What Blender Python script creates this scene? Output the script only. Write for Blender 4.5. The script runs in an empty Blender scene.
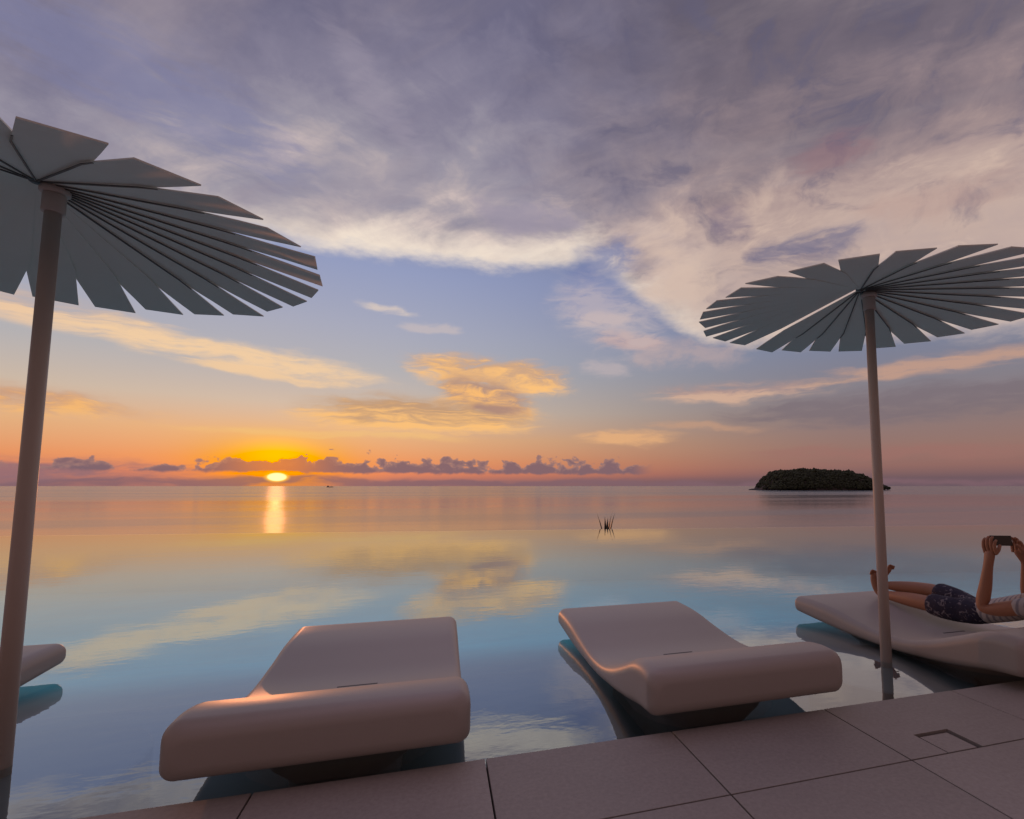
import bpy, bmesh, math, random
from mathutils import Vector, Matrix
from mathutils import noise as mnoise
R_ = math.radians
S = 1.2                      # metres per layout unit (camera eye height above the pool)
random.seed(7)
sc = bpy.context.scene
COL = sc.collection

# ------------------------------------------------------------------ helpers
def lin(c):
    f = lambda v: v / 12.92 if v <= 0.04045 else ((v + 0.055) / 1.055) ** 2.4
    return tuple(f(x / 255.0) for x in c)

def link(o, parent=None):
    COL.objects.link(o)
    if parent: o.parent = parent
    return o

def obj(name, bm, mat, parent=None, smooth=False, loc=None):
    bmesh.ops.recalc_face_normals(bm, faces=bm.faces[:])
    me = bpy.data.meshes.new(name); bm.to_mesh(me); bm.free()
    if mat: me.materials.append(mat)
    if smooth:
        for p in me.polygons: p.use_smooth = True
    o = bpy.data.objects.new(name, me)
    if loc: o.location = loc
    return link(o, parent)

def empty(name, loc, rz=0.0):
    o = bpy.data.objects.new(name, None); o.location = loc; o.rotation_euler = (0, 0, rz)
    o.empty_display_size = 0.2
    return link(o)

def tag(o, label=None, cat=None, group=None, kind=None):
    if label: o['label'] = label
    if cat: o['category'] = cat
    if group: o['group'] = group
    if kind: o['kind'] = kind
    return o

def copy_tree(o, parent=None):
    c = o.copy(); COL.objects.link(c)
    c.parent = parent
    for ch in list(o.children): copy_tree(ch, c)
    return c

def add_box(bm, x0, x1, y0, y1, z0, z1, bev=0.0):
    t = bmesh.new()
    v = [t.verts.new((x, y, z)) for z in (z0, z1) for y in (y0, y1) for x in (x0, x1)]
    for f in ((0, 2, 3, 1), (4, 5, 7, 6), (0, 1, 5, 4), (2, 6, 7, 3), (0, 4, 6, 2), (1, 3, 7, 5)):
        t.faces.new([v[i] for i in f])
    if bev: bmesh.ops.bevel(t, geom=t.edges[:], offset=bev, segments=2, affect='EDGES', profile=0.5)
    me = bpy.data.meshes.new('tmp'); t.to_mesh(me); t.free(); bm.from_mesh(me); bpy.data.meshes.remove(me)

def add_lathe(bm, prof, n=40, cx=0, cy=0):
    rings = []
    for r, z in prof:
        rings.append([bm.verts.new((cx + r * math.cos(2 * math.pi * i / n), cy + r * math.sin(2 * math.pi * i / n), z)) for i in range(n)])
    for a, b in zip(rings, rings[1:]):
        for i in range(n): bm.faces.new((a[i], a[(i + 1) % n], b[(i + 1) % n], b[i]))
    bm.faces.new(rings[0][::-1]); bm.faces.new(rings[-1])

# ------------------------------------------------------------------ node expressions
class NT:
    def __init__(s, tree): s.t = tree; s.n = tree.nodes; s.l = tree.links
    def put(s, sock, v):
        if isinstance(v, X): s.l.new(v.s, sock)
        else:
            try: sock.default_value = v
            except Exception: sock.default_value = (*v, 1.0)
    def math(s, op, a, b=None, c=None, clamp=False):
        n = s.n.new('ShaderNodeMath'); n.operation = op; n.use_clamp = clamp
        s.put(n.inputs[0], a)
        if b is not None: s.put(n.inputs[1], b)
        if c is not None: s.put(n.inputs[2], c)
        return X(s, n.outputs[0])
    def sstep(s, x, a, b, o0=0.0, o1=1.0):
        n = s.n.new('ShaderNodeMapRange'); n.interpolation_type = 'SMOOTHSTEP'
        s.put(n.inputs['Value'], x); s.put(n.inputs['From Min'], a); s.put(n.inputs['From Max'], b)
        s.put(n.inputs['To Min'], o0); s.put(n.inputs['To Max'], o1)
        return X(s, n.outputs['Result'])
    def comb(s, x, y, z=0.0):
        n = s.n.new('ShaderNodeCombineXYZ')
        for i, v in enumerate((x, y, z)): s.put(n.inputs[i], v)
        return X(s, n.outputs[0])
    def sep(s, v):
        n = s.n.new('ShaderNodeSeparateXYZ'); s.put(n.inputs[0], v)
        return [X(s, o) for o in n.outputs]
    def noise(s, vec, scale=1.0, detail=5.0, rough=0.55, dist=0.0, color=False):
        n = s.n.new('ShaderNodeTexNoise'); s.put(n.inputs['Vector'], vec)
        n.inputs['Scale'].default_value = scale; n.inputs['Detail'].default_value = detail
        n.inputs['Roughness'].default_value = rough; n.inputs['Distortion'].default_value = dist
        return X(s, n.outputs['Color' if color else 0])
    def ramp(s, x, stops, interp='LINEAR', srgb=True):
        n = s.n.new('ShaderNodeValToRGB'); s.put(n.inputs[0], x); cr = n.color_ramp; cr.interpolation = interp
        while len(cr.elements) < len(stops): cr.elements.new(0.5)
        for e, (p, c) in zip(cr.elements, stops):
            e.position = p; e.color = (*(lin(c) if srgb else c), 1)
        return X(s, n.outputs[0])
    def mix(s, f, a, b, blend='MIX'):
        n = s.n.new('ShaderNodeMix'); n.data_type = 'RGBA'; n.blend_type = blend
        s.put(n.inputs[0], f); s.put(n.inputs[6], a); s.put(n.inputs[7], b)
        return X(s, n.outputs[2])
    def scale(s, c, f):
        n = s.n.new('ShaderNodeVectorMath'); n.operation = 'SCALE'
        s.put(n.inputs[0], c); s.put(n.inputs['Scale'], f)
        return X(s, n.outputs[0])
    def addv(s, a, b):
        n = s.n.new('ShaderNodeVectorMath'); n.operation = 'ADD'
        s.put(n.inputs[0], a); s.put(n.inputs[1], b)
        return X(s, n.outputs[0])

class X:
    def __init__(s, nt, sock): s.nt = nt; s.s = sock
    def __add__(a, b): return a.nt.math('ADD', a, b)
    __radd__ = __add__
    def __sub__(a, b): return a.nt.math('SUBTRACT', a, b)
    def __rsub__(a, b): return a.nt.math('SUBTRACT', b, a)
    def __mul__(a, b): return a.nt.math('MULTIPLY', a, b)
    __rmul__ = __mul__
    def __truediv__(a, b): return a.nt.math('DIVIDE', a, b)
    def exp(a): return a.nt.math('EXPONENT', a)
    def abs(a): return a.nt.math('ABSOLUTE', a)
    def clamp(a): return a.nt.math('MULTIPLY', a, 1.0, clamp=True)

# ------------------------------------------------------------------ world: dusk sky
SUN_AZ, SUN_EL = -15.0, 0.85          # degrees, azimuth from +Y towards +X
world = bpy.data.worlds.new('World'); sc.world = world; world.use_nodes = True
wt = world.node_tree; wt.nodes.clear(); W = NT(wt)
tc = wt.nodes.new('ShaderNodeTexCoord')
dx, dy, dz = W.sep(X(W, tc.outputs['Generated']))
az = W.math('ARCTAN2', dx, dy) * 57.29578
el = W.math('ARCSINE', dz) * 57.29578
elp = W.math('MAXIMUM', el, 0.0)
t = W.math('SQRT', elp / 90.0)
P = lambda e: math.sqrt(e / 90.0)
left = W.ramp(t, [(P(0), (138, 104, 110)), (P(.5), (150, 106, 108)), (P(1.3), (214, 126, 98)), (P(2.6), (226, 146, 102)), (P(5), (224, 172, 128)),
                  (P(8), (202, 184, 168)), (P(12), (176, 176, 182)), (P(16), (166, 170, 190)), (P(22), (148, 158, 194)),
                  (P(35), (104, 110, 148)), (P(90), (98, 92, 108))])
right = W.ramp(t, [(P(0), (104, 88, 98)), (P(.8), (112, 90, 98)), (P(2), (146, 106, 102)), (P(4), (150, 116, 110)), (P(7), (140, 121, 122)), (P(10), (134, 128, 138)),
                   (P(14), (124, 130, 154)), (P(20), (112, 120, 158)), (P(35), (84, 86, 118)), (P(90), (94, 88, 104))])
side = W.sstep(az, -8.0, 46.0)
sky = W.mix(side, left, right)
nish = wt.nodes.new('ShaderNodeTexSky'); nish.sky_type = 'NISHITA'; nish.sun_disc = False
nish.sun_elevation = R_(SUN_EL); nish.sun_rotation = R_(SUN_AZ); nish.altitude = 20
sky = W.addv(W.scale(sky, 0.94), W.scale(X(W, nish.outputs[0]), 0.012))

daz = az - SUN_AZ
dle = el - SUN_EL
def gauss(a, sa, b, sb):
    qa = a / sa; qb = b / sb
    return (0.0 - (qa * qa + qb * qb)).exp()
sky = W.addv(sky, W.scale(X(W, W.comb(0.55, 0.13, 0.0).s), gauss(daz, 6.5, el - 0.6, 1.5) * 0.55))
sky = W.addv(sky, W.scale(W.comb(0.62, 0.30, 0.02), gauss(daz, 3.0, el - 2.9, 1.4) * 0.65))
sky = W.addv(sky, W.scale(W.comb(0.0, 0.0, -0.30), gauss(daz, 5.5, el - 2.2, 2.4) * 0.7))
# warp shared by every cloud
wv = W.noise(W.comb(az * 0.10, el * 0.22, 3.1), 1.0, 4.0, 0.55, color=True)
wx, wy, wz = W.sep(wv)
azw = az + (wx - 0.5) * 6.0
elw = el + (wy - 0.5) * 2.6
nf = W.noise(W.comb(az * 0.33, el * 0.9, 7.7), 1.0, 6.0, 0.6)         # fine
nb = W.noise(W.comb(azw * 0.075, elw * 0.14, 1.3), 1.0, 6.0, 0.55)    # broad
# high cloud deck seen obliquely (perspective of a flat layer)
inv = 1.0 / W.math('MAXIMUM', dz, 0.05) if False else W.math('DIVIDE', 1.0, W.math('MAXIMUM', dz + 0.12, 0.05))
px_, py_ = dx * inv, dy * inv
n1 = W.noise(W.comb(px_ * 1.9 + py_ * 0.6, py_ * 2.0 - px_ * 0.5, 0.4), 1.0, 8.0, 0.60, 0.7)
n2 = W.noise(W.comb(px_ * 0.8 - py_ * 0.55, py_ * 2.6 + px_ * 2.2, 5.2), 1.0, 7.0, 0.58, 0.3)
n3 = W.noise(W.comb(azw * 0.13, elw * 0.24, 44.0), 1.0, 8.0, 0.60, 0.6)
EDGE = [(-60, 19), (-34, 20.5), (-25, 22.0), (-18, 22.8), (-11, 22.6), (0, 22.7), (9, 22.9), (15, 24.0), (18.5, 22.6), (23, 18.8), (28, 15.6), (34, 14.4), (45, 13.8), (60, 12.8), (90, 13)]
edge = W.ramp((az + 60.0) / 150.0, [((a + 60) / 150, (e / 60,) * 3) for a, e in EDGE], 'LINEAR', srgb=False)
edge = W.math('MULTIPLY', edge, 60.0)
rel = el - edge + (wy - 0.5) * 2.4 + (nf - 0.5) * 2.2
mdeck = W.sstep(rel, -0.5, 1.7)
relc = el - 19.5 + W.sstep(az, -6.0, -28.0) * 5.0 + (wy - 0.5) * 5.0 + (wz - 0.5) * 6.0
sc_rel = W.math('MULTIPLY', relc + (n1 - 0.5) * 17.0 + (n2 - 0.5) * 18.0 + (n3 - 0.5) * 15.0, 1 / 50.0, clamp=True)
deckL = W.ramp(sc_rel, [(0, (238, 220, 202)), (.05, (232, 212, 198)), (.10, (208, 190, 186)), (.16, (180, 168, 172)), (.23, (154, 148, 162)),
                        (.34, (132, 127, 148)), (.5, (110, 107, 132)), (1, (94, 90, 110))])
deckR = W.ramp(sc_rel, [(0, (188, 166, 160)), (.08, (196, 172, 162)), (.18, (170, 148, 146)), (.26, (142, 126, 132)), (.36, (116, 106, 118)),
                        (.5, (98, 91, 106)), (1, (86, 80, 98))])
deckc = W.mix(W.sstep(az + (wx - 0.5) * 20.0, 2.0, 36.0), deckL, deckR)
# soft lighter streaks and darker rolls through the deck
lite = W.sstep(n2, 0.50, 0.74)
deckc = W.mix(lite * 0.30, deckc, lin((198, 180, 178)))
dark = W.sstep(n1, 0.52, 0.78)
deckc = W.mix(dark * 0.40, deckc, lin((106, 104, 130)))
pat = W.sstep(n3, 0.53, 0.70) * W.sstep(az, -2.0, 24.0)
deckc = W.mix(pat * 0.48, deckc, lin((98, 96, 122)))
pat2 = W.sstep(n3, 0.47, 0.32) * W.sstep(az, -2.0, 20.0) * W.sstep(el, 34.0, 24.0)
deckc = W.mix(pat2 * 0.55, deckc, lin((214, 188, 172)))
cream = W.sstep(rel + (n2 - 0.5) * 7.0 + (n1 - 0.5) * 6.0 + W.sstep(az, -8.0, -30.0) * 2.0, 5.2, -0.6)
deckc = W.mix(cream * W.sstep(az, 40.0, 14.0, 0.25, 0.92), deckc, lin((243, 228, 211)))
sky = W.mix(mdeck, sky, deckc)

NS = W.noise(W.comb(azw * 0.15 + elw * 0.10, elw * 1.25 - azw * 0.02, 11.0), 1.0, 7.0, 0.60, 0.5)     # long streaks
NM = W.noise(W.comb(azw * 0.30, elw * 1.05, 23.0), 1.0, 7.0, 0.60, 0.6)     # ragged
NP = W.noise(W.comb(azw * 0.34, elw * 0.55, 31.0), 1.0, 7.0, 0.58, 0.5)     # puffy
def band(a, b, th, c, op=1.0, c2=None, n=None, lo=0.18, hi=1.0, soft=1.0):
    """elongated cloud between two sky directions (deg); th = half thickness (deg)"""
    global sky
    n = n or NM
    cx, cy = (a[0] + b[0]) / 2, (a[1] + b[1]) / 2
    L = math.hypot(b[0] - a[0], b[1] - a[1]) / 2; ang = math.atan2(b[1] - a[1], b[0] - a[0])
    ca, sa = math.cos(ang), math.sin(ang)
    X0 = azw - cx; Y0 = elw - cy
    u = (X0 * ca + Y0 * sa) / L; w = (Y0 * ca - X0 * sa) / th
    shp = (0.0 - (u * u * u * u * 0.8 + u * u * .25 + w * w * 0.8)).exp()
    m = W.sstep(shp * (n * 1.7 + (nf - 0.5) * 1.3 + 0.12) + (n - 0.5) * 0.25, lo, hi)
    cc = lin(c)
    if c2:
        cc = W.mix(W.sstep(n - w * 0.16, 0.36, 0.66), lin(c2), lin(c))
    sky = W.mix(m * op, sky, cc)

# blue holes and lumps in the deck
band((13.5, 23.2), (22.5, 25.4), 1.7, (112, 124, 168), .75, n=NP)
band((13.0, 21.0), (21.5, 20.4), 2.6, (136, 142, 178), .65, n=NP)
band((34.0, 23.6), (45.0, 24.4), 1.3, (92, 98, 134), .6, n=NM)
band((29.5, 26.6), (35.0, 27.4), 1.9, (120, 108, 130), .55, n=NM)
band((38.5, 31.2), (47.0, 31.6), 1.5, (150, 116, 122), .5, n=NM)
band((2.0, 28.8), (16.0, 27.6), 2.0, (160, 150, 166), .70, n=NP)
band((22.0, 24.0), (31.0, 20.5), 2.8, (214, 188, 172), .62, n=NP)
band((44.0, 26.0), (58.0, 25.0), 1.8, (186, 156, 148), .50, n=NP)
band((-14.0, 41.0), (-1.0, 31.5), 1.4, (170, 160, 174), .28, n=NS)
band((-40.0, 33.0), (-12.0, 29.5), 3.2, (126, 128, 164), .55, n=NS)
# wisps in the blue gap
band((-8.8, 18.4), (-3.0, 18.2), .45, (222, 204, 190), .75, n=NM)
band((-4.6, 16.9), (1.6, 16.5), .5, (206, 190, 186), .55, n=NM)
band((14.0, 18.6), (22.0, 18.0), .8, (206, 182, 176), .60, n=NM)
band((16.0, 16.4), (24.0, 15.8), 1.0, (202, 162, 152), .65, n=NM)
band((15.0, 13.2), (21.5, 12.6), 1.0, (196, 180, 180), .55, n=NM)
band((20.0, 14.6), (34.0, 14.0), 1.5, (192, 168, 164), .55, n=NP)
band((12.0, 21.0), (24.5, 16.5), 3.4, (204, 188, 186), .5, n=NM)
# long cream streak on the left, down towards the middle
band((-62.0, 17.5), (-20.0, 12.0), 1.5, (234, 198, 164), 1.0, c2=(196, 176, 168), n=NS)
band((-33.0, 13.2), (-6.0, 10.6), 1.2, (240, 204, 164), 1.0, n=NS)
band((-24.0, 10.9), (-8.0, 10.2), .55, (240, 202, 160), .9, n=NS)
band((-52.0, 6.8), (-24.0, 6.0), 1.15, (244, 184, 116), 1.0, c2=(200, 152, 122), n=NM)
band((-24.0, 5.2), (4.0, 5.0), .45, (244, 196, 122), .5, n=NS)
# orange clouds in the middle
band((-2.8, 12.4), (14.2, 11.2), 1.6, (252, 194, 124), 1.0, c2=(206, 166, 134), n=NM, lo=.10, hi=.72)
band((-1.0, 10.4), (9.5, 8.6), 1.7, (250, 188, 116), 1.0, c2=(180, 146, 130), n=NM, lo=.10, hi=.72)
band((-13.0, 7.5), (9.0, 7.1), 1.55, (250, 192, 122), 1.0, c2=(196, 156, 122), n=NS, lo=.08, hi=.70)
band((2.5, 8.4), (8.6, 8.2), .6, (166, 132, 124), .8, n=NM)
band((13.5, 5.2), (26.0, 5.4), .75, (234, 178, 126), .75, n=NS)
band((21.0, 6.8), (36.0, 6.2), .4, (206, 158, 126), .5, n=NS)
# peach streaks on the right
band((22.5, 10.0), (42.0, 10.2), .95, (212, 174, 150), .9, c2=(176, 146, 140), n=NS)
band((38.0, 10.4), (64.0, 12.0), .9, (196, 156, 136), .85, n=NS)
band((34.0, 3.4), (60.0, 3.2), .7, (158, 112, 104), .6, n=NS)
band((30.0, 7.6), (66.0, 7.9), 1.6, (120, 108, 116), .65, n=NS)
# haze bank low on the left
band((-60.0, 1.6), (-21.0, 1.0), 1.0, (142, 108, 116), .85, n=NS)
band((-80.0, 0.25), (80.0, 0.25), .42, (128, 98, 106), .7, n=NS, lo=.1, hi=.9)
# row of small cumulus along the horizon
nc = W.noise(W.comb(az * 0.30, 0.0, 2.0), 1.0, 2.0, 0.5)
nc2 = W.noise(W.comb(az * 0.62, el * 0.85, 9.0), 1.0, 5.0, 0.55, 0.3)
row = W.sstep(az, -36.0, -30.0) * (1.0 - W.sstep(az, 20.5, 23.5))
top = (nc2 - 0.5) * 5.2 + (nc - 0.5) * 2.0 + 2.70 - W.sstep(az, -18.5, -22.0) * 0.75
mrow = W.sstep(top - el, 0.0, 0.35) * W.sstep(el + (nc2 - 0.5) * 0.9, 1.15, 1.5) * row
crow = W.mix(W.sstep(top - el, 0.1, 0.9), lin((160, 122, 116)), lin((124, 99, 108)))
crow = W.mix(gauss(daz, 4.0, el - 2.0, 2.0) * 0.8, crow, lin((232, 130, 66)))
sky = W.mix(mrow * 0.92, sky, crow)
# the sun itself, low through haze
core = W.sstep(gauss(daz, .95, dle, .46), 0.42, 0.75)
halo = W.sstep(gauss(daz, 1.15, dle, .56), 0.30, 0.75)
sky = W.mix(halo, sky, (1.25, .62, .06))
sky = W.mix(core, sky, (2.6, 2.1, 1.0))
# darker dusk behind the viewer, tinted warm as added light on camera-facing sides
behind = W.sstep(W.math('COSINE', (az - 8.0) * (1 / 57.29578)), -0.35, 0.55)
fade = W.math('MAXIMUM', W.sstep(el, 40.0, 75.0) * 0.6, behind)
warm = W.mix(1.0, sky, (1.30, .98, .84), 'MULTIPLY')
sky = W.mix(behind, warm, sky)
sky = W.scale(sky, 0.40 + fade * 0.60 + W.sstep(el, 44.0, 68.0) * 3.2)  # added fill: overhead sky, out of view, brightened to light pool and foreground
sky = W.mix(W.sstep(el, -0.6, -0.05), lin((70, 66, 76)), sky)
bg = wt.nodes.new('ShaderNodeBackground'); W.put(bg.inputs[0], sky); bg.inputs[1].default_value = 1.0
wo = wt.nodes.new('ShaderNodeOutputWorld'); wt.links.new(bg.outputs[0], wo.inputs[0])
world.cycles.sampling_method = 'MANUAL'; world.cycles.sample_map_resolution = 512

# ------------------------------------------------------------------ materials
def material(name):
    m = bpy.data.materials.new(name); m.use_nodes = True
    nt = m.node_tree; nt.nodes.clear(); N = NT(nt)
    out = nt.nodes.new('ShaderNodeOutputMaterial')
    tcn = nt.nodes.new('ShaderNodeTexCoord')
    return m, N, out, X(N, tcn.outputs['Object'])

def principled(name, base, rough=0.5, var=0.12, vscale=3.0, bump=0.0, bscale=60.0, spec=0.5, island=0.0, rvar=0.1):
    m, N, out, co = material(name)
    b = N.n.new('ShaderNodeBsdfPrincipled')
    n = N.noise(co, vscale, 6.0, 0.6)
    c = N.scale(N.comb(*base), (n - 0.5) * (2 * var) + 1.0)
    if island:
        g = N.n.new('ShaderNodeNewGeometry')
        c = N.scale(c, (X(N, g.outputs['Random Per Island']) - 0.5) * island + 1.0)
    N.put(b.inputs['Base Color'], c)
    N.put(b.inputs['Roughness'], (n - 0.5) * rvar + rough)
    b.inputs['Specular IOR Level'].default_value = spec
    if island and bump:
        g2 = N.noise(co, 55.0, 5.0, .7); g3 = N.noise(co, .35, 5.0, .65, .6)
        c = N.scale(c, (g2 - 0.5) * 0.60 + (g3 - 0.5) * 0.75 + 1.0); N.put(b.inputs['Base Color'], c)
    if bump:
        bn = N.n.new('ShaderNodeBump'); bn.inputs['Strength'].default_value = 0.6; bn.inputs['Distance'].default_value = bump
        N.put(bn.inputs['Height'], N.noise(co, bscale, 4.0, 0.6)); N.l.new(bn.outputs[0], b.inputs['Normal'])
    N.l.new(b.outputs[0], out.inputs[0])
    return m

M = {}
M['lounger'] = principled('lounger_shell', (.375, .345, .315), .42, .05, 2.2, .0006, 90, .5)
M['slot'] = principled('drain_slot', (.05, .045, .045), .5)
M['plinth'] = principled('plinth_concrete', (.34, .31, .30), .6)
M['pole'] = principled('pole_paint', (.56, .48, .42), .45, .05, 4)
M['canopy'] = principled('canopy_paint', (.80, .84, .76), .60, .06, 2.5, .0004, 30, .25)
M['canopy_edge'] = principled('canopy_trim', (.09, .085, .08), .5)
M['stone'] = principled('deck_stone', (.315, .29, .262), .55, .16, 1.1, .0012, 140, .35, island=.14)
M['joint'] = principled('joint_dark', (.012, .010, .010), .9, spec=.1)
M['poolfloor'] = None
M['skin'] = principled('skin', (.36, .175, .105), .5, .08, 12, .0008, 120, .4)
M['hair'] = principled('hair', (.02, .015, .012), .5, .3, 60)
M['phone'] = principled('phone_body', (.015, .015, .017), .25)
M['screen'] = principled('phone_glass', (.02, .02, .025), .08)
M['leaf'] = principled('agave_leaf', (.085, .075, .055), .45, .3, 8)
M['hull'] = principled('ship_hull', (.12, .09, .09), .6)
M['ship'] = principled('ship_cabin', (.35, .30, .30), .6)
M['hill'] = principled('hillside_earth', (.07, .075, .045), .9, .5, .4, .05, 2)

def shorts_mat():
    m, N, out, co = material('shorts_print')
    b = N.n.new('ShaderNodeBsdfPrincipled')
    n = N.noise(co, 26.0, 3.0, .5, 1.2)
    c = N.mix(N.sstep(n, .57, .63), (.022, .020, .045), (.17, .16, .19))
    N.put(b.inputs['Base Color'], c); b.inputs['Roughness'].default_value = .85
    bn = N.n.new('ShaderNodeBump'); bn.inputs['Distance'].default_value = .012
    N.put(bn.inputs['Height'], N.noise(co, 14.0, 3.0, .55)); N.l.new(bn.outputs[0], b.inputs['Normal'])
    N.l.new(b.outputs[0], out.inputs[0]); return m
def shirt_mat():
    m, N, out, co = material('shirt_stripe')
    b = N.n.new('ShaderNodeBsdfPrincipled')
    x, y, z = N.sep(co)
    w = N.math('SINE', (y + (N.noise(co, 6.0, 2.0) - .5) * .05) * 150.0)
    c = N.mix(N.sstep(w, .2, .6), (.44, .43, .43), (.24, .24, .27))
    N.put(b.inputs['Base Color'], c); b.inputs['Roughness'].default_value = .9
    bn = N.n.new('ShaderNodeBump'); bn.inputs['Distance'].default_value = .014
    N.put(bn.inputs['Height'], N.noise(co, 13.0, 3.0, .55)); N.l.new(bn.outputs[0], b.inputs['Normal'])
    N.l.new(b.outputs[0], out.inputs[0]); return m
M['shorts'] = shorts_mat(); M['shirt'] = shirt_mat()

def pool_floor_mat():
    m, N, out, co = material('pool_plaster')
    b = N.n.new('ShaderNodeBsdfPrincipled')
    x, y, z = N.sep(co)
    n = N.noise(co, .8, 4.0)
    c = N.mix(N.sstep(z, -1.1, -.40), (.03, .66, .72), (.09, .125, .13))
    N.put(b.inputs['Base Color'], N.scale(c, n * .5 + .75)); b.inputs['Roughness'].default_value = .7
    N.l.new(b.outputs[0], out.inputs[0]); return m
M['poolfloor'] = pool_floor_mat()

def water_mat():
    m, N, out, co = material('pool_water')
    x, y, z = N.sep(co)
    b1 = N.noise(N.comb(x * 1.1, y * 2.0, 0.0), 1.0, 3.0, .5)
    b2 = N.noise(N.comb(x * 5.0 + y, y * 9.0, 4.0), 1.0, 3.0, .55)
    calm = N.sstep(N.noise(N.comb(x * .22, y * .35, 8.0), 1.0, 2.0), .35, .7)
    bump = N.n.new('ShaderNodeBump'); bump.inputs['Strength'].default_value = 1.0; bump.inputs['Distance'].default_value = 1.0
    N.put(bump.inputs['Height'], b1 * .0012 + b2 * (calm * .0009 + .0003))
    gl = N.n.new('ShaderNodeBsdfGlossy'); gl.inputs['Roughness'].default_value = .003; gl.inputs['Color'].default_value = (.83, .90, .95, 1)
    tr = N.n.new('ShaderNodeBsdfTransparent'); tr.inputs['Color'].default_value = (.86, .98, 1, 1)
    fr = N.n.new('ShaderNodeLayerWeight'); fr.inputs['Blend'].default_value = .5
    N.l.new(bump.outputs[0], gl.inputs['Normal']); N.l.new(bump.outputs[0], fr.inputs['Normal'])
    mx = N.n.new('ShaderNodeMixShader')
    N.put(mx.inputs[0], N.math('POWER', X(N, fr.outputs['Facing']), 1.95) * .88 + .02); N.l.new(tr.outputs[0], mx.inputs[1]); N.l.new(gl.outputs[0], mx.inputs[2])
    N.l.new(mx.outputs[0], out.inputs[0]); return m
M['water'] = water_mat()

def sea_mat():
    m, N, out, co = material('sea_water')
    x, y, z = N.sep(co)
    b = N.n.new('ShaderNodeBsdfPrincipled')
    b.inputs['Base Color'].default_value = (.10, .14, .19, 1)
    patch = N.noise(N.comb(x * .0009, y * .004, 0.0), 1.0, 5.0, .6)
    yw = y + (patch - .5) * 160.0
    far_rough = N.sstep(yw, 820.0, 1150.0)
    lane = N.sstep(yw, 300.0, 330.0) * N.sstep(yw, 405.0, 370.0)
    N.put(b.inputs['Roughness'], N.sstep(patch, .35, .65, .10, .17) + far_rough * .07 + lane * .035)
    bump = N.n.new('ShaderNodeBump'); bump.inputs['Distance'].default_value = 1.0
    h = N.noise(N.comb(x * .05, y * .11, 1.0), 1.0, 4.0, .6) * .55 + N.noise(N.comb(x * .4, y * .8, 1.0), 1.0, 3.0, .6) * .05
    N.put(bump.inputs['Height'], h); bump.inputs['Strength'].default_value = .14
    N.l.new(bump.outputs[0], b.inputs['Normal'])
    N.l.new(b.outputs[0], out.inputs[0]); return m
M['sea'] = sea_mat()

# ------------------------------------------------------------------ camera
cam = bpy.data.cameras.new('Camera'); co_ = bpy.data.objects.new('Camera', cam); COL.objects.link(co_)
co_.location = (0, 0, S); co_.rotation_euler = (R_(90) + math.atan(45 / 515), 0, R_(-16.4))
cam.sensor_width = 36; cam.lens = 515 / 1024 * 36
cam.shift_x = -80 / 1024; cam.shift_y = 31.5 / 1024
cam.clip_start = .02; cam.clip_end = 300000
sc.camera = co_

# ------------------------------------------------------------------ sun lamp
sl = bpy.data.lights.new('sun', 'SUN'); sl.energy = .33; sl.angle = R_(.53); sl.color = (1, .34, .13)
so = bpy.data.objects.new('sun', sl); COL.objects.link(so)
d = Vector((math.sin(R_(SUN_AZ)) * math.cos(R_(2.0)), math.cos(R_(SUN_AZ)) * math.cos(R_(2.0)), math.sin(R_(2.0))))
so.rotation_euler = d.to_track_quat('Z', 'Y').to_euler()

# ------------------------------------------------------------------ setting
EY = 1.96 * S                     # deck edge line
DZ = .03 * S
def far_y(x): return 12.10 * S - .155 * x
bm = bmesh.new()
GAP = .0035
hx0, hx1, hy0, hy1 = 1.802 * S, 1.974 * S, 1.5245 * S, 1.668 * S
rows = [(EY, 1.5225 * S)]
yy = 1.5225 * S
for k in range(6): rows.append((yy, yy - .726 * S)); yy -= .726 * S
def slab(x0, x1, y0, y1):
    add_box(bm, x0, x1, y0, y1, DZ - .03, DZ, .0018)
for ri, (y1, y0) in enumerate(rows):
    for k in range(-16, 18):
        x0, x1 = (.18 + .726 * k) * S + GAP, (.18 + .726 * (k + 1)) * S - GAP
        a, b = y0 + GAP, y1 - (GAP if ri else 0)
        if ri == 0 and x0 < hx0 and x1 > hx1:
            gx, gy = (x0, hx0, hx1, x1), (a, hy1, b)
            vt = {(i, j, k): bm.verts.new((gx[i], gy[j], (DZ - .03, DZ)[k])) for i in range(4) for j in range(3) for k in range(2)}
            cells = [(0, 0), (2, 0), (0, 1), (1, 1), (2, 1)]
            for i, j in cells:
                for k in (0, 1): bm.faces.new([vt[p] for p in ((i, j, k), (i + 1, j, k), (i + 1, j + 1, k), (i, j + 1, k))])
                for di, dj, e0, e1 in ((-1, 0, (i, j), (i, j + 1)), (1, 0, (i + 1, j), (i + 1, j + 1)), (0, -1, (i, j), (i + 1, j)), (0, 1, (i, j + 1), (i + 1, j + 1))):
                    if (i + di, j + dj) not in cells: bm.faces.new([vt[(*e0, 0)], vt[(*e1, 0)], vt[(*e1, 1)], vt[(*e0, 1)]])
        else: slab(x0, x1, a, b)
tag(obj('deck', bm, M['stone']), kind='structure')
bm = bmesh.new(); add_box(bm, -11.5 * S, 13 * S, -3 * S, EY - .012, DZ - .9, DZ - .031)
tag(obj('deck_bed', bm, M['joint']), kind='structure')

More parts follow.
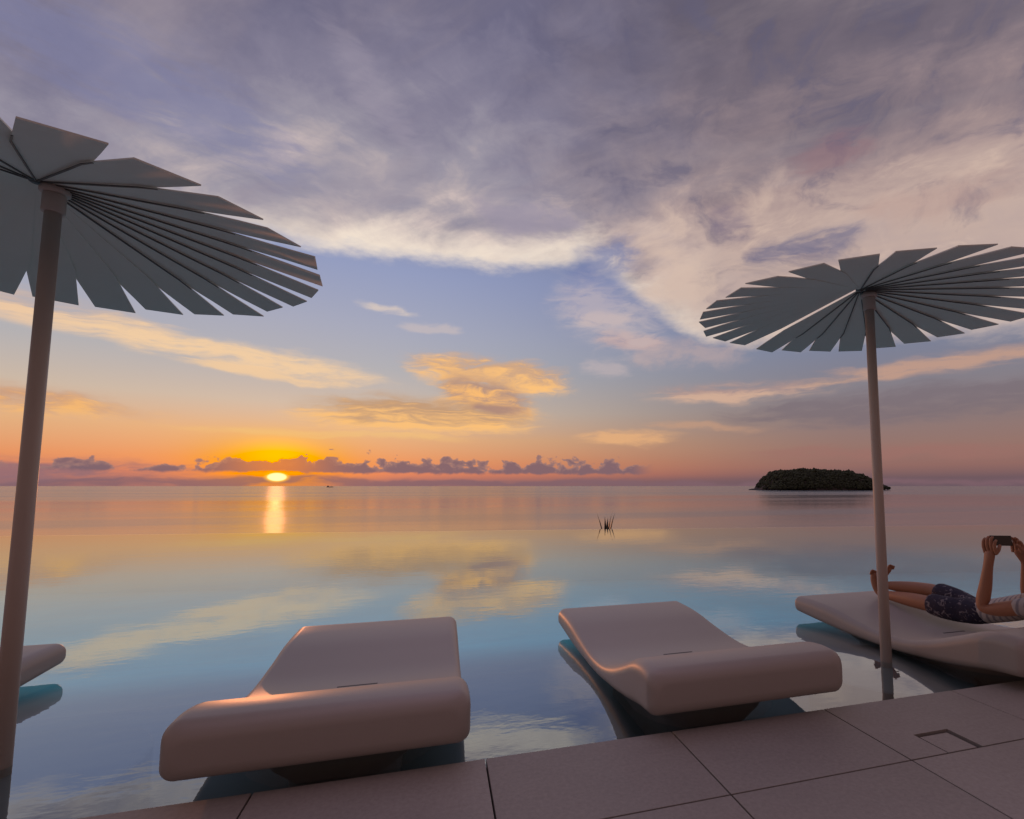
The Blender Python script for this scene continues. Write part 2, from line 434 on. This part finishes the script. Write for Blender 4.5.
# skimmer lid set in the deck
t_ = empty('skimmer_lid', (1.81 * S, 1.5275 * S, DZ))
bm = bmesh.new(); add_box(bm, 0.0, .138 * S, 0, .119 * S, -.018, -.001, .0015)
obj('cover', bm, M['stone'], t_)
bm = bmesh.new(); add_box(bm, -.006, .155 * S, -.003, .134 * S, -.0295, -.0188)
obj('frame', bm, M['joint'], t_)
tag(t_, 'small square stone skimmer lid with dark gaps, set into the deck slab', 'lid')

# pool basin: shelf, deep floor, outer walls
XL, XR = -22 * S, 26 * S
bm = bmesh.new()
def quad(*p): bm.faces.new([bm.verts.new(q) for q in p])
sh = -.30 * S; dp = -1.15 * S; ys = 3.75 * S
quad((XL, EY - .02, sh), (XR, EY - .02, sh), (XR, ys, sh), (XL, ys, sh))
yd = 7.6 * S
quad((XL, ys, sh), (XR, ys, sh), (XR, yd, dp), (XL, yd, dp))
quad((XL, yd, dp), (XR, yd, dp), (XR, far_y(XR) - .15, dp), (XL, far_y(XL) - .15, dp))
quad((XL, far_y(XL) - .15, dp), (XR, far_y(XR) - .15, dp), (XR, far_y(XR) - .15, -.006), (XL, far_y(XL) - .15, -.006))
quad((XL, far_y(XL) - .15, -.006), (XR, far_y(XR) - .15, -.006), (XR, far_y(XR), -.006), (XL, far_y(XL), -.006))
quad((XL, far_y(XL), -.006), (XR, far_y(XR), -.006), (XR, far_y(XR) + .05, -2.6), (XL, far_y(XL) + .05, -2.6))
quad((XL, EY - .02, sh), (XL, ys, sh), (XL, ys, 0.02), (XL, EY - .02, 0.02)); quad((XR, EY - .02, sh), (XR, ys, sh), (XR, ys, 0.02), (XR, EY - .02, 0.02))
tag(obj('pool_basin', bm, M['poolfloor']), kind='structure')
bm = bmesh.new(); quad((XL, EY - .005, 0), (XR, EY - .005, 0), (XR, far_y(XR), 0), (XL, far_y(XL), 0))
tag(obj('pool_water', bm, M['water']), kind='structure')
SEA = -16 * S
bm = bmesh.new()
g = 24
hy = lambda i: far_y(0) + .05 + i / g * 95
for i in range(g):
    for j in range(20):
        def pt(i, j):
            x = XL * 1.6 + (XR - XL) * 1.6 * j / 20
            z = -1.5 - (i / g) ** 0.8 * 19.5
            y = far_y(x) + .03 + i / g * 70
            return (x, y, z + (mnoise.noise((x * .15, y * .15, 0)) * 1.2 if i else 0))
        quad(pt(i, j), pt(i, j + 1), pt(i + 1, j + 1), pt(i + 1, j))
bmesh.ops.remove_doubles(bm, verts=bm.verts[:], dist=.001)
tag(obj('hillside', bm, M['hill'], smooth=True), kind='structure')
bm = bmesh.new(); B = 120000
ring = [-B, -20000, -4000, 0, 4000, 20000, B]
for i in range(6):
    for j in range(6): quad((ring[i], ring[j], SEA), (ring[i + 1], ring[j], SEA), (ring[i + 1], ring[j + 1], SEA), (ring[i], ring[j + 1], SEA))
bmesh.ops.remove_doubles(bm, verts=bm.verts[:], dist=.001)
tag(obj('sea', bm, M['sea']), kind='structure')

# ------------------------------------------------------------------ loungers
def crom(pts, x):
    if x <= pts[0][0]: return pts[0][1]
    if x >= pts[-1][0]: return pts[-1][1]
    for i in range(len(pts) - 1):
        if pts[i][0] <= x <= pts[i + 1][0]: break
    p1, p2 = pts[i], pts[i + 1]; p0 = pts[max(i - 1, 0)]; p3 = pts[min(i + 2, len(pts) - 1)]
    h = p2[0] - p1[0]; u = (x - p1[0]) / h
    m1 = (p2[1] - p0[1]) / (p2[0] - p0[0]) * h if p2[0] != p0[0] else 0
    m2 = (p3[1] - p1[1]) / (p3[0] - p1[0]) * h
    return (2 * u ** 3 - 3 * u * u + 1) * p1[1] + (u ** 3 - 2 * u * u + u) * m1 + (-2 * u ** 3 + 3 * u * u) * p2[1] + (u ** 3 - u * u) * m2
ZT = [(0, .272), (.06, .280), (.13, .281), (.22, .264), (.32, .222), (.46, .164), (.60, .116), (.72, .096), (.88, .094), (1.08, .118), (1.28, .148), (1.46, .160), (1.65, .160)]
ZB = [(0, .102), (.16, .088), (.30, .062), (.50, .034), (.75, .016), (1.0, .012), (1.25, .020), (1.65, .050)]
LW, LL = .925, 1.65
def lounger_shell():
    bm = bmesh.new(); rings = []
    def section(y, inset):
        zt, zb = crom(ZT, y), crom(ZB, y)
        th = zt - zb; ins = min(inset, th * .46)
        zt -= ins; zb += ins; a = LW / 2 - inset
        r = min(.042, (zt - zb) * .46)
        r2 = min(.055, (zt - zb) * .46)
        pts = []
        for k in range(9):
            q = math.pi / 2 * k / 8; pts.append((a - r2 + r2 * math.cos(q), zt - r2 + r2 * math.sin(q)))
        for fx in (.8, .5, .2, -.2, -.5, -.8): pts.append((fx * (a - r2), zt))
        for k in range(9):
            q = math.pi / 2 * (1 + k / 8); pts.append((-a + r2 + r2 * math.cos(q), zt - r2 + r2 * math.sin(q)))
        for k in range(9):
            q = math.pi / 2 * (2 + k / 8); pts.append((-a + r + r * math.cos(q), zb + r + r * math.sin(q)))
        for k in range(9):
            q = math.pi / 2 * (3 + k / 8); pts.append((a - r + r * math.cos(q), zb + r + r * math.sin(q)))
        return [bm.verts.new(((LW / 2 + x) * S, y * S, z * S)) for x, z in pts]
    re = .05
    for k in range(9):
        q = math.pi / 2 * k / 8; rings.append(section(re * (1 - math.cos(q)), re * (1 - math.sin(q))))
    n = 46
    for k in range(1, n): rings.append(section(re + (LL - .035 - re) * k / n, 0))
    re = .035
    for k in range(8, -1, -1):
        q = math.pi / 2 * k / 8; rings.append(section(LL - re * (1 - math.cos(q)), re * (1 - math.sin(q))))
    for a, b in zip(rings, rings[1:]):
        m = len(a)
        for i in range(m): bm.faces.new((a[i], a[(i + 1) % m], b[(i + 1) % m], b[i]))
    bm.faces.new(rings[0]); bm.faces.new(rings[-1][::-1])
    return bm
LG = 'sun loungers standing in the shallow pool shelf'
LY = 1.915
def make_lounger():
    t_ = empty('sun_lounger', (-.800 * S, LY * S, 0))
    obj('shell', lounger_shell(), M['lounger'], t_, True)
    bm = bmesh.new()
    yc = .72; zc = crom(ZT, yc) * S
    add_box(bm, (LW / 2 - .085) * S, (LW / 2 + .085) * S, (yc - .007) * S, (yc + .007) * S, zc - .010, zc + .0015, .001)
    obj('drain_slot', bm, M['slot'], t_)
    bm = bmesh.new(); rings = []
    for k in range(21):
        y = .26 + 1.16 * k / 20; e = min(1.0, math.sin(math.pi * k / 20) * 2.2) ** .5 if 0 < k < 20 else .05
        zt = crom(ZB, y) + .012; a = (LW / 2 - .075) * (.55 + .45 * e); b = a - .19
        pts = [(a, zt), (a - .03, zt - .020), ((a + b) / 2, -.045), (b, -.11), (b, sh / S + .004)]
        pts = pts + [(-x, z) for x, z in pts[::-1]]
        rings.append([bm.verts.new(((LW / 2 + x) * S, y * S, z * S)) for x, z in pts])
    for a, b in zip(rings, rings[1:]):
        for q in range(len(a)): bm.faces.new((a[q], a[(q + 1) % len(a)], b[(q + 1) % len(a)], b[q]))
    bm.faces.new(rings[0]); bm.faces.new(rings[-1][::-1])
    obj('plinth', bm, M['plinth'], t_, True)
    return t_
l1 = make_lounger()
tag(l1, 'empty white wave-shaped lounger nearest the camera, its left side catching the pink sunset', 'sun lounger', LG)
for x, y_, lab in ((.80, LY, 'empty white wave-shaped lounger in the middle, between the nearest one and the right parasol'),
               (2.625, 1.80, 'white wave-shaped lounger with a person lying on it, beyond the right parasol pole'),
               (-2.83, LY, 'white lounger mostly out of the frame, its foot end showing behind the left parasol pole')):
    c = copy_tree(l1); c.location = (x * S, y_ * S, 0); tag(c, lab)

# ------------------------------------------------------------------ parasols
NB = 27; PR = .985; HUB = 2.19
def blade_mesh(scale_len=1.0, skew=0.0, twist=2.6):
    """panel along +X, hub at origin"""
    bm = bmesh.new()
    half = math.tan(math.pi / NB)
    xs = [.018, .12, .25, .36, .48, .56, .637, .72, .85, 1.0]
    tw = R_(twist)
    topv = []; botv = []
    th = .006
    for x in xs:
        r = x * PR * (scale_len if x > .9 else 1)
        hw = min(x * 1.13, .72) * PR * half
        rowt, rowb = [], []
        for sgn in (-1, 1):
            y = sgn * hw
            rr = r + (skew * sgn * .02 if x == 1.0 else 0)
            z = -.17 * r + y * math.tan(tw)
            rowt.append(bm.verts.new((rr * S, y * S, z * S + th / 2)))
            rowb.append(bm.verts.new((rr * S, y * S, z * S - th / 2)))
        topv.append(rowt); botv.append(rowb)
    for i in range(len(xs) - 1):
        bm.faces.new((topv[i][0], topv[i + 1][0], topv[i + 1][1], topv[i][1]))
        bm.faces.new((botv[i][0], botv[i][1], botv[i + 1][1], botv[i + 1][0]))
        bm.faces.new((topv[i][0], botv[i][0], botv[i + 1][0], topv[i + 1][0]))
        bm.faces.new((topv[i][1], topv[i + 1][1], botv[i + 1][1], botv[i][1]))
    bm.faces.new((topv[-1][0], botv[-1][0], botv[-1][1], topv[-1][1]))
    bm.faces.new((topv[0][0], topv[0][1], botv[0][1], botv[0][0]))
    return bm
def lip_mesh():
    """folded lip hanging along the lower edge of a blade"""
    bm = bmesh.new(); half = math.tan(math.pi / NB); tw = R_(2.6)
    ring = []
    for x in (.03, .30, .50, .637, .72):
        r = x * PR; y = -min(x * 1.13, .72) * PR * half
        z = (-.17 * r + y * math.tan(tw)) * S
        d_ = .006 if x < .6 else (.005 if x < .7 else .002)
        ring.append([bm.verts.new((r * S, y * S - o, z - dz_)) for o, dz_ in ((-.004, .0032), (.002, .0032), (.002, .0032 + d_), (-.004, .0032 + d_))])
    for a, b in zip(ring, ring[1:]):
        for i in range(4): bm.faces.new((a[i], a[(i + 1) % 4], b[(i + 1) % 4], b[i]))
    bm.faces.new(ring[0]); bm.faces.new(ring[-1][::-1])
    return bm
OFF = -.062          # the canopy apex sits a little to one side of the pole
def make_parasol(loc, gap_deg, tilt, lift, droop, lipped, size, twist):
    t_ = empty('parasol', loc)
    bm = bmesh.new(); add_lathe(bm, [(.030 * S, sh + .03), (.0275 * S, 1.0), (.0255 * S, (HUB - .12) * S)], 32)
    obj('pole', bm, M['pole'], t_, True)
    bm = bmesh.new(); add_lathe(bm, [(.034 * S, (HUB - .125) * S), (.035 * S, (HUB - .12) * S), (.035 * S, (HUB - .055) * S), (.033 * S, (HUB - .05) * S)], 32)
    obj('collar', bm, M['pole'], t_, True)
    bm = bmesh.new(); add_lathe(bm, [(.040 * S, (HUB - .0495) * S), (.046 * S, (HUB - .044) * S), (.046 * S, (HUB - .030) * S), (.03 * S, (HUB - .012) * S)], 40)
    obj('flange', bm, M['pole'], t_, True)
    bm = bmesh.new(); add_lathe(bm, [(.014 * S, (HUB - .012) * S), (.026 * S, (HUB - .004) * S), (.026 * S, (HUB + .014) * S), (.01 * S, (HUB + .02) * S)], 24, OFF * S, 0)
    obj('hub', bm, M['canopy_edge'], t_, True)
    bm = bmesh.new(); add_lathe(bm, [(.42 * S, sh + .003), (.42 * S, -.045), (.41 * S, -.036), (.05 * S, -.034)], 48)
    obj('base_plate', bm, M['poolbase'], t_, False)
    protos = {True: [], False: []}
    rnd = random.Random(3); lip0 = None
    for k in range(NB):
        a = gap_deg + 2.2 + (360 - 3.6) / NB * (k + .5)
        plain = k not in lipped
        if len(protos[plain]) < 4:
            b_ = obj('blade', blade_mesh(1 + rnd.uniform(-.03, .015), rnd.uniform(-1, 1), twist if plain else 2.6), M['canopy'], t_); protos[plain].append(b_)
        else:
            b_ = protos[plain][(k * 3 + k // 5) % 4].copy(); COL.objects.link(b_); b_.parent = t_
        b_.scale = (size, size, 1)
        b_.location = (OFF * S, 0, HUB * S + lift * S * max(0.0, 1 - k / 7.0))
        b_.rotation_euler = (Matrix.Rotation(R_(tilt), 3, 'X') @ Matrix.Rotation(R_(a), 3, 'Z') @ Matrix.Rotation(R_(droop), 3, 'Y')).to_euler()
        if k not in lipped: continue
        if lip0 is None: lip0 = obj('lip', lip_mesh(), M['canopy_edge'], b_)
        else:
            q = lip0.copy(); COL.objects.link(q); q.parent = b_
    return t_
M['poolbase'] = principled('base_concrete', (.095, .13, .135), .7)
PG = 'leaf-bladed parasols over the loungers'
p1 = make_parasol((-1.480 * S, 2.45 * S, 0), -104.0, 1.5, 0.0, 3.4, range(0, 14), 1.035, 2.6)
tag(p1, 'parasol of radiating grey-green blades at the left, pole in front of the cut-off lounger', 'parasol', PG)
p2 = make_parasol((2.48 * S, 2.45 * S, 0), 98.0, 1.9, .015, -0.3, range(10, 27), .985, -1.6)
tag(p2, 'parasol of radiating grey-green blades standing beside the lounger with the person', 'parasol', PG)

# ------------------------------------------------------------------ person
def skin_obj(name, chains, mat, parent, sub=2, roots=None):
    """chains: list of lists of (x,y,z,r or (rx,ry)) in layout units; points equal by position are shared"""
    verts, edges, rad, idx = [], [], [], {}
    comp_first = []
    for ch in chains:
        prev = None
        for p in ch:
            key = tuple(round(v, 4) for v in p[:3])
            if key not in idx:
                idx[key] = len(verts); verts.append((p[0] * S, p[1] * S, p[2] * S)); rad.append(p[3])
                if prev is None: comp_first.append(idx[key])
            i = idx[key]
            if prev is not None: edges.append((prev, i))
            prev = i
    me = bpy.data.meshes.new(name); me.from_pydata(verts, edges, [])
    o = bpy.data.objects.new(name, me); link(o, parent)
    md = o.modifiers.new('Skin', 'SKIN'); md.use_smooth_shade = True; md.branch_smoothing = .5
    for i, sv in enumerate(me.skin_vertices[0].data):
        r = rad[i]; r = r if isinstance(r, tuple) else (r, r)
        sv.radius = (r[0] * S, r[1] * S); sv.use_root = i in comp_first
    sb = o.modifiers.new('Subdivision', 'SUBSURF'); sb.levels = sub; sb.render_levels = sub
    dg = bpy.context.evaluated_depsgraph_get()
    ev = o.evaluated_get(dg); m2 = bpy.data.meshes.new_from_object(ev)
    o.modifiers.clear(); o.data = m2; m2.name = name
    m2.materials.clear(); m2.materials.append(mat)
    for p in m2.polygons: p.use_smooth = True
    return o
PX, PY, PZ = 3.27, 2.52, .0
per = empty('person', (PX * S, PY * S, 0))
def loc(p): return (p[0] - PX, p[1] - PY, p[2], p[3])
def LCH(chs): return [[loc(p) for p in c] for c in chs]
pel = (3.27, 2.52, .205, (.085, .072)); wst = (3.27, 2.38, .245, (.080, .066)); che = (3.27, 2.20, .315, (.095, .075)); upc = (3.27, 2.07, .365, (.085, .06))
nek = (3.27, 1.985, .405, .036)
hA = (3.345, 2.58, .215, .064); kA = (3.335, 2.86, .264, .056); cA = (3.30, 2.98, .262, .054); aA = (3.225, 3.175, .258, .027)
hB = (3.205, 2.56, .195, .064); kB = (3.20, 2.79, .205, .056); cB = (3.205, 2.92, .202, .054); aB = (3.21, 3.165, .190, .027)
body = [
    [pel, wst, che, upc, nek, (3.27, 1.93, .425, .050), (3.27, 1.87, .445, .072), (3.27, 1.815, .450, .070), (3.27, 1.775, .440, .045)],
    [pel, hA, (3.345, 2.72, .248, .056), kA, cA, (3.262, 3.08, .262, .042), aA, (3.215, 3.212, .262, .027), (3.222, 3.195, .312, .030), (3.243, 3.168, .360, .029), (3.264, 3.14, .394, .022)],
    [pel, hB, (3.20, 2.68, .202, .056), kB, cB, (3.208, 3.05, .197, .043), aB, (3.21, 3.21, .190, .027), (3.205, 3.232, .240, .029), (3.20, 3.240, .298, .028), (3.193, 3.235, .345, .021)],
    [upc, (3.16, 2.07, .355, .048), (3.125, 2.17, .318, .046), (3.095, 2.27, .287, .041), (3.08, 2.335, .279, .036), (3.085, 2.328, .33, .038), (3.095, 2.312, .42, .034), (3.108, 2.30, .535, .025), (3.120, 2.298, .585, (.024, .032)), (3.130, 2.298, .625, (.022, .036))],
    [upc, (3.38, 2.07, .355, .048), (3.42, 2.16, .325, .046), (3.445, 2.26, .297, .040), (3.45, 2.32, .295, .036), (3.43, 2.315, .36, .037), (3.40, 2.29, .45, .033), (3.365, 2.265, .548, .025), (3.332, 2.266, .595, (.024, .030)), (3.308, 2.268, .632, (.022, .034))],
]
def finger(pts, r=.0085): return [(*p, r * (1 - .10 * i)) for i, p in enumerate(pts)]
fing = []
# near hand: fingers wrap the phone's left end from behind, thumb on the near face
for k, (yo, zo, ln) in enumerate(((2.330, .628, .95), (2.308, .636, 1.0), (2.286, .636, 1.0), (2.266, .628, .85))):
    fing.append(finger([(3.128, yo - .006, zo - .03), (3.120, yo, zo + .018 * ln), (3.126, yo + .002, zo + .050 * ln), (3.146, yo + .003, zo + .066 * ln)], .0115))
fing.append(finger([(3.128, 2.276, .598), (3.146, 2.264, .622), (3.162, 2.268, .642), (3.178, 2.274, .654)], .0125))
for k, (yo, zo, ln) in enumerate(((2.300, .632, .9), (2.280, .640, 1.0), (2.260, .640, 1.0), (2.242, .632, .85))):
    fing.append(finger([(3.310, yo - .006, zo - .03), (3.312, yo, zo + .016 * ln), (3.300, yo + .002, zo + .044 * ln), (3.280, yo + .003, zo + .054 * ln)], .0115))
fing.append(finger([(3.312, 2.246, .604), (3.292, 2.234, .628), (3.274, 2.236, .646), (3.258, 2.244, .656)], .0125))
# toes
for bx, by, bz, s_ in ((3.264, 3.14, .394, 1), (3.193, 3.235, .345, -1)):
    for k in range(5):
        o_ = (k - 2) * .0115
        fing.append(finger([(bx + o_, by + .008, bz - .02), (bx + o_, by - .002, bz + .006 - abs(k - 1) * .002), (bx + o_, by - .008, bz + .022 - abs(k - 1) * .004)], .0085))
# face: nose, brow, ears
fing.append([(3.27, 1.868, .500, .012), (3.27, 1.872, .520, .010), (3.27, 1.890, .522, .010)])
fing.append([(3.20, 1.855, .440, .012), (3.196, 1.845, .452, .014)])
fing.append([(3.34, 1.855, .440, .012), (3.344, 1.845, .452, .014)])
bo = skin_obj('body', LCH(body + fing), M['skin'], per)
shirt = [[(3.27, 2.50, .212, (.092, .078)), (3.27, 2.44, .228, (.094, .078)), (3.27, 2.38, .247, (.092, .075)), (3.27, 2.28, .282, (.098, .079)), (3.27, 2.20, .316, (.108, .084)), (3.27, 2.08, .362, (.098, .068)), (3.27, 2.01, .395, .048)],
         [(3.27, 2.08, .362, (.098, .068)), (3.16, 2.075, .355, .056), (3.128, 2.15, .325, .052), (3.118, 2.185, .313, .050)],
         [(3.27, 2.08, .362, (.098, .068)), (3.38, 2.075, .355, .056), (3.42, 2.15, .327, .052), (3.428, 2.185, .318, .050)]]
skin_obj('shirt', LCH(shirt), M['shirt'], per)
shorts = [[(3.27, 2.40, .238, (.096, .080)), (3.27, 2.46, .220, (.103, .085)), (3.272, 2.525, .206, (.106, .088))],
          [(3.272, 2.525, .206, (.106, .088)), (3.338, 2.60, .222, .084), (3.338, 2.70, .245, .080), (3.338, 2.81, .262, .074), (3.338, 2.84, .266, .072)],
          [(3.272, 2.525, .206, (.106, .088)), (3.206, 2.58, .200, .084), (3.205, 2.66, .204, .082), (3.203, 2.75, .208, .076), (3.203, 2.78, .209, .074)]]
skin_obj('shorts', LCH(shorts), M['shorts'], per)
hair = [[(3.27, 1.845, .425, .074), (3.27, 1.80, .445, .078), (3.27, 1.775, .470, .060)]]
skin_obj('hair', LCH(hair), M['hair'], per)
for xo in (-.027, .027):
    bm = bmesh.new(); bmesh.ops.create_uvsphere(bm, u_segments=12, v_segments=8, radius=.012)
    obj('eye', bm, M['screen'], per, True, loc=((xo) * S, (1.848 - PY) * S, .510 * S))
tag(per, 'person in dark patterned shorts and grey shirt lying back holding a phone up', 'person')
# the phone
ph = empty('phone', (3.213 * S, 2.293 * S, .676 * S), R_(-24))
ph.rotation_euler = (R_(-12), 0, R_(-24))
bm = bmesh.new(); add_box(bm, -.070, .070, -.0045, .0045, -.036, .036, .003); obj('case', bm, M['phone'], ph)
bm = bmesh.new(); add_box(bm, -.062, .062, -.0062, -.0046, -.031, .031, .0005); obj('screen', bm, M['screen'], ph)
bm = bmesh.new(); add_lathe(bm, [(.006, 0), (.006, .0022), (.004, .0025)], 16)
bmesh.ops.rotate(bm, verts=bm.verts[:], cent=(0, 0, 0), matrix=Matrix.Rotation(R_(-90), 3, 'X')); bmesh.ops.translate(bm, verts=bm.verts[:], vec=(-.05, .0046, .02))
obj('lens', bm, M['screen'], ph)
tag(ph, 'dark phone held sideways in both hands of the person on the right lounger', 'phone')

# ------------------------------------------------------------------ agave leaves over the infinity edge
pl = empty('agave_plant', (4.0 * S, 12.35 * S, -1.55))
def leaf_bm(tip, base_w, bend):
    bm = bmesh.new(); n = 9; rows_ = []
    tip = Vector(tip); side_ = Vector((-tip.y, tip.x, 0)); side_ = side_.normalized() if side_.length > .01 else Vector((1, 0, 0))
    out = Vector((tip.x, tip.y, 0)); out = out.normalized() if out.length > .01 else Vector((0, 1, 0))
    for i in range(n):
        u = i / (n - 1); p = Vector((tip.x * u ** 2.6, tip.y * u ** 2.6, tip.z * u))
        w = base_w * (1 - u) ** .7 * (.55 + .9 * min(u * 3, 1)) * .7 + .0015
        th_ = .012 * (1 - u) + .001
        nrm = tip.cross(side_).normalized()
        rows_.append([bm.verts.new(p + side_ * w), bm.verts.new(p - nrm * th_), bm.verts.new(p - side_ * w), bm.verts.new(p + nrm * th_)])
    for a, b in zip(rows_, rows_[1:]):
        for i in range(4): bm.faces.new((a[i], a[(i + 1) % 4], b[(i + 1) % 4], b[i]))
    bm.faces.new(rows_[0]); bm.faces.new(rows_[-1][::-1])
    return bm
rl = random.Random(5)
leaves = [(-.30, .0, 1.98), (-.02, .05, 1.84), (.20, -.05, 2.02), (.09, .1, 1.80), (.30, .06, 1.93), (.16, .02, 1.88), (-.16, .1, 1.72)]
for k in range(14):
    a = k * 2.4; leaves.append((math.cos(a) * rl.uniform(.5, 1.0), math.sin(a) * rl.uniform(.5, 1.0), rl.uniform(.5, 1.15)))
for tp in leaves:
    obj('leaf', leaf_bm(tp, .13, .12), M['leaf'], pl, True)
tag(pl, 'tips of a spiky plant poking up behind the far pool edge', 'plant')

# ------------------------------------------------------------------ island
IC = Vector((1535 * S, 1850 * S)); 
ax = Vector((.955, -.297)); ay = Vector((.297, .955))
HW = 252 * S
def ih(u, v):
    """island height at normalised (-1..1) coordinates"""
    e = max(0.0, 1 - abs(v) ** 2.6)
    prof = crom([(-1, 0), (-.95, .12), (-.86, .42), (-.76, .72), (-.64, .90), (-.40, .97), (-.1, 1.0), (.2, .97), (.5, .90), (.68, .74), (.8, .54), (.9, .28), (1, 0)], u)
    return prof * e ** .6
bm = bmesh.new(); n = 60; gv = {}
HI = 78 * S
for i in range(n + 1):
    for j in range(n + 1):
        u, v = -1.08 + 2.16 * i / n, -1.08 + 2.16 * j / n
        x = IC + ax * u * HW + ay * v * 170 * S
        rough = mnoise.fractal((u * 9, v * 9, 2), 1, 2, 4)
        z = ih(u, v) * HI if math.hypot(u, v) < 1 else -3 * (math.hypot(u, v) - 1) * 40
        z = max(z + rough * 5 * S * (1 if abs(u) < 1 else .3), -6)
        gv[i, j] = bm.verts.new((x.x, x.y, SEA + z))
for i in range(n):
    for j in range(n): bm.faces.new((gv[i, j], gv[i + 1, j], gv[i + 1, j + 1], gv[i, j + 1]))
for u0, ln, hh in ((1.12, .10, 4), (1.0, .12, 6), (-1.0, .12, 7), (-.96, .08, 10), (1.2, .05, 2.5)):     # low rocks off the ends
    c = IC + ax * u0 * HW
    t2 = bmesh.ops.create_icosphere(bm, subdivisions=2, radius=1)
    for v in t2['verts']:
        k = 1 + .35 * mnoise.noise(v.co * 2.0 + Vector((u0 * 9, 0, 0)))
        p = v.co * k; q = c + ax * p.x * ln * HW + ay * p.y * 20 * S
        v.co = (q.x, q.y, SEA + p.z * hh * S)
rk = principled('island_rock', (.055, .048, .045), .9, .6, .03)
tag(obj('island', bm, rk), kind='structure')
bm = bmesh.new(); ri = random.Random(11)
def clump(x, y, z, r):
    t2 = bmesh.ops.create_icosphere(bm, subdivisions=1, radius=1)
    o_ = Vector((ri.uniform(0, 50), ri.uniform(0, 50), 0))
    sq = ri.uniform(.7, 1.25)
    for v in t2['verts']:
        k = 1 + .55 * mnoise.noise(v.co * 1.7 + o_)
        v.co = (x + v.co.x * r * k, y + v.co.y * r * k, z + v.co.z * r * k * sq)
for k in range(2600):
    u, v = ri.uniform(-.97, .97), ri.uniform(-.98, .8)
    if math.hypot(u, v) > .97: continue
    h = ih(u, v)
    if h < .10: continue
    x = IC + ax * u * HW + ay * v * 170 * S
    r = ri.uniform(3.2, 7.5) * S * (.7 + .3 * h)
    if ri.random() < .10: r *= 1.45
    clump(x.x, x.y, SEA + h * HI + r * ri.uniform(.2, .9), r)
for k in range(1500):
    u = ri.uniform(-.97, .97); q = ri.uniform(.04, .98)
    v = -(1 - q ** (1 / .6)) ** (1 / 2.6); h = ih(u, v)
    x = IC + ax * u * HW + ay * v * 170 * S
    r = ri.uniform(3.0, 6.5) * S
    if h * HI < 7: continue
    clump(x.x, x.y, SEA + h * HI + r * .2, r)
fm = principled('island_forest', (.035, .045, .022), .95, .5, .08, island=.9)
tag(obj('island_forest', bm, fm, smooth=False), 'dark forest covering the small rocky island', 'forest', kind='stuff')

# ------------------------------------------------------------------ far ship
sp = empty('ship', (-1383 * S, 7482 * S, SEA), R_(12))
bm = bmesh.new()
prof = [(-48, 0), (-50, 9), (50, 11), (43, 0)]
for sgn in (-1, 1): pass
f1 = [bm.verts.new((x, -7, z)) for x, z in prof]; f2 = [bm.verts.new((x, 7, z)) for x, z in prof]
bm.faces.new(f1); bm.faces.new(f2[::-1])
for i in range(4): bm.faces.new((f1[i], f1[(i + 1) % 4], f2[(i + 1) % 4], f2[i]))
obj('hull', bm, M['hull'], sp)
bm = bmesh.new(); add_box(bm, -40, -18, -6, 6, 9.6, 24, .4); add_box(bm, -36, -22, -7, 7, 24.02, 27, .3); obj('superstructure', bm, M['ship'], sp)
bm = bmesh.new(); add_lathe(bm, [(1, 10), (.6, 34)], 10, 18, 0); obj('mast', bm, M['ship'], sp)
tag(sp, 'tiny distant ship on the horizon just right of the setting sun', 'ship')

# ------------------------------------------------------------------ render settings
vs = sc.view_settings; sc.display_settings.display_device = 'sRGB'
vs.view_transform = 'Standard'; vs.look = 'None'; vs.exposure = 0; vs.gamma = 1; vs.use_curve_mapping = False
sc.cycles.use_denoising = True
sc.cycles.max_bounces = 8; sc.cycles.transparent_max_bounces = 12
sc.cycles.sample_clamp_indirect = 3.0; sc.cycles.sample_clamp_direct = .95
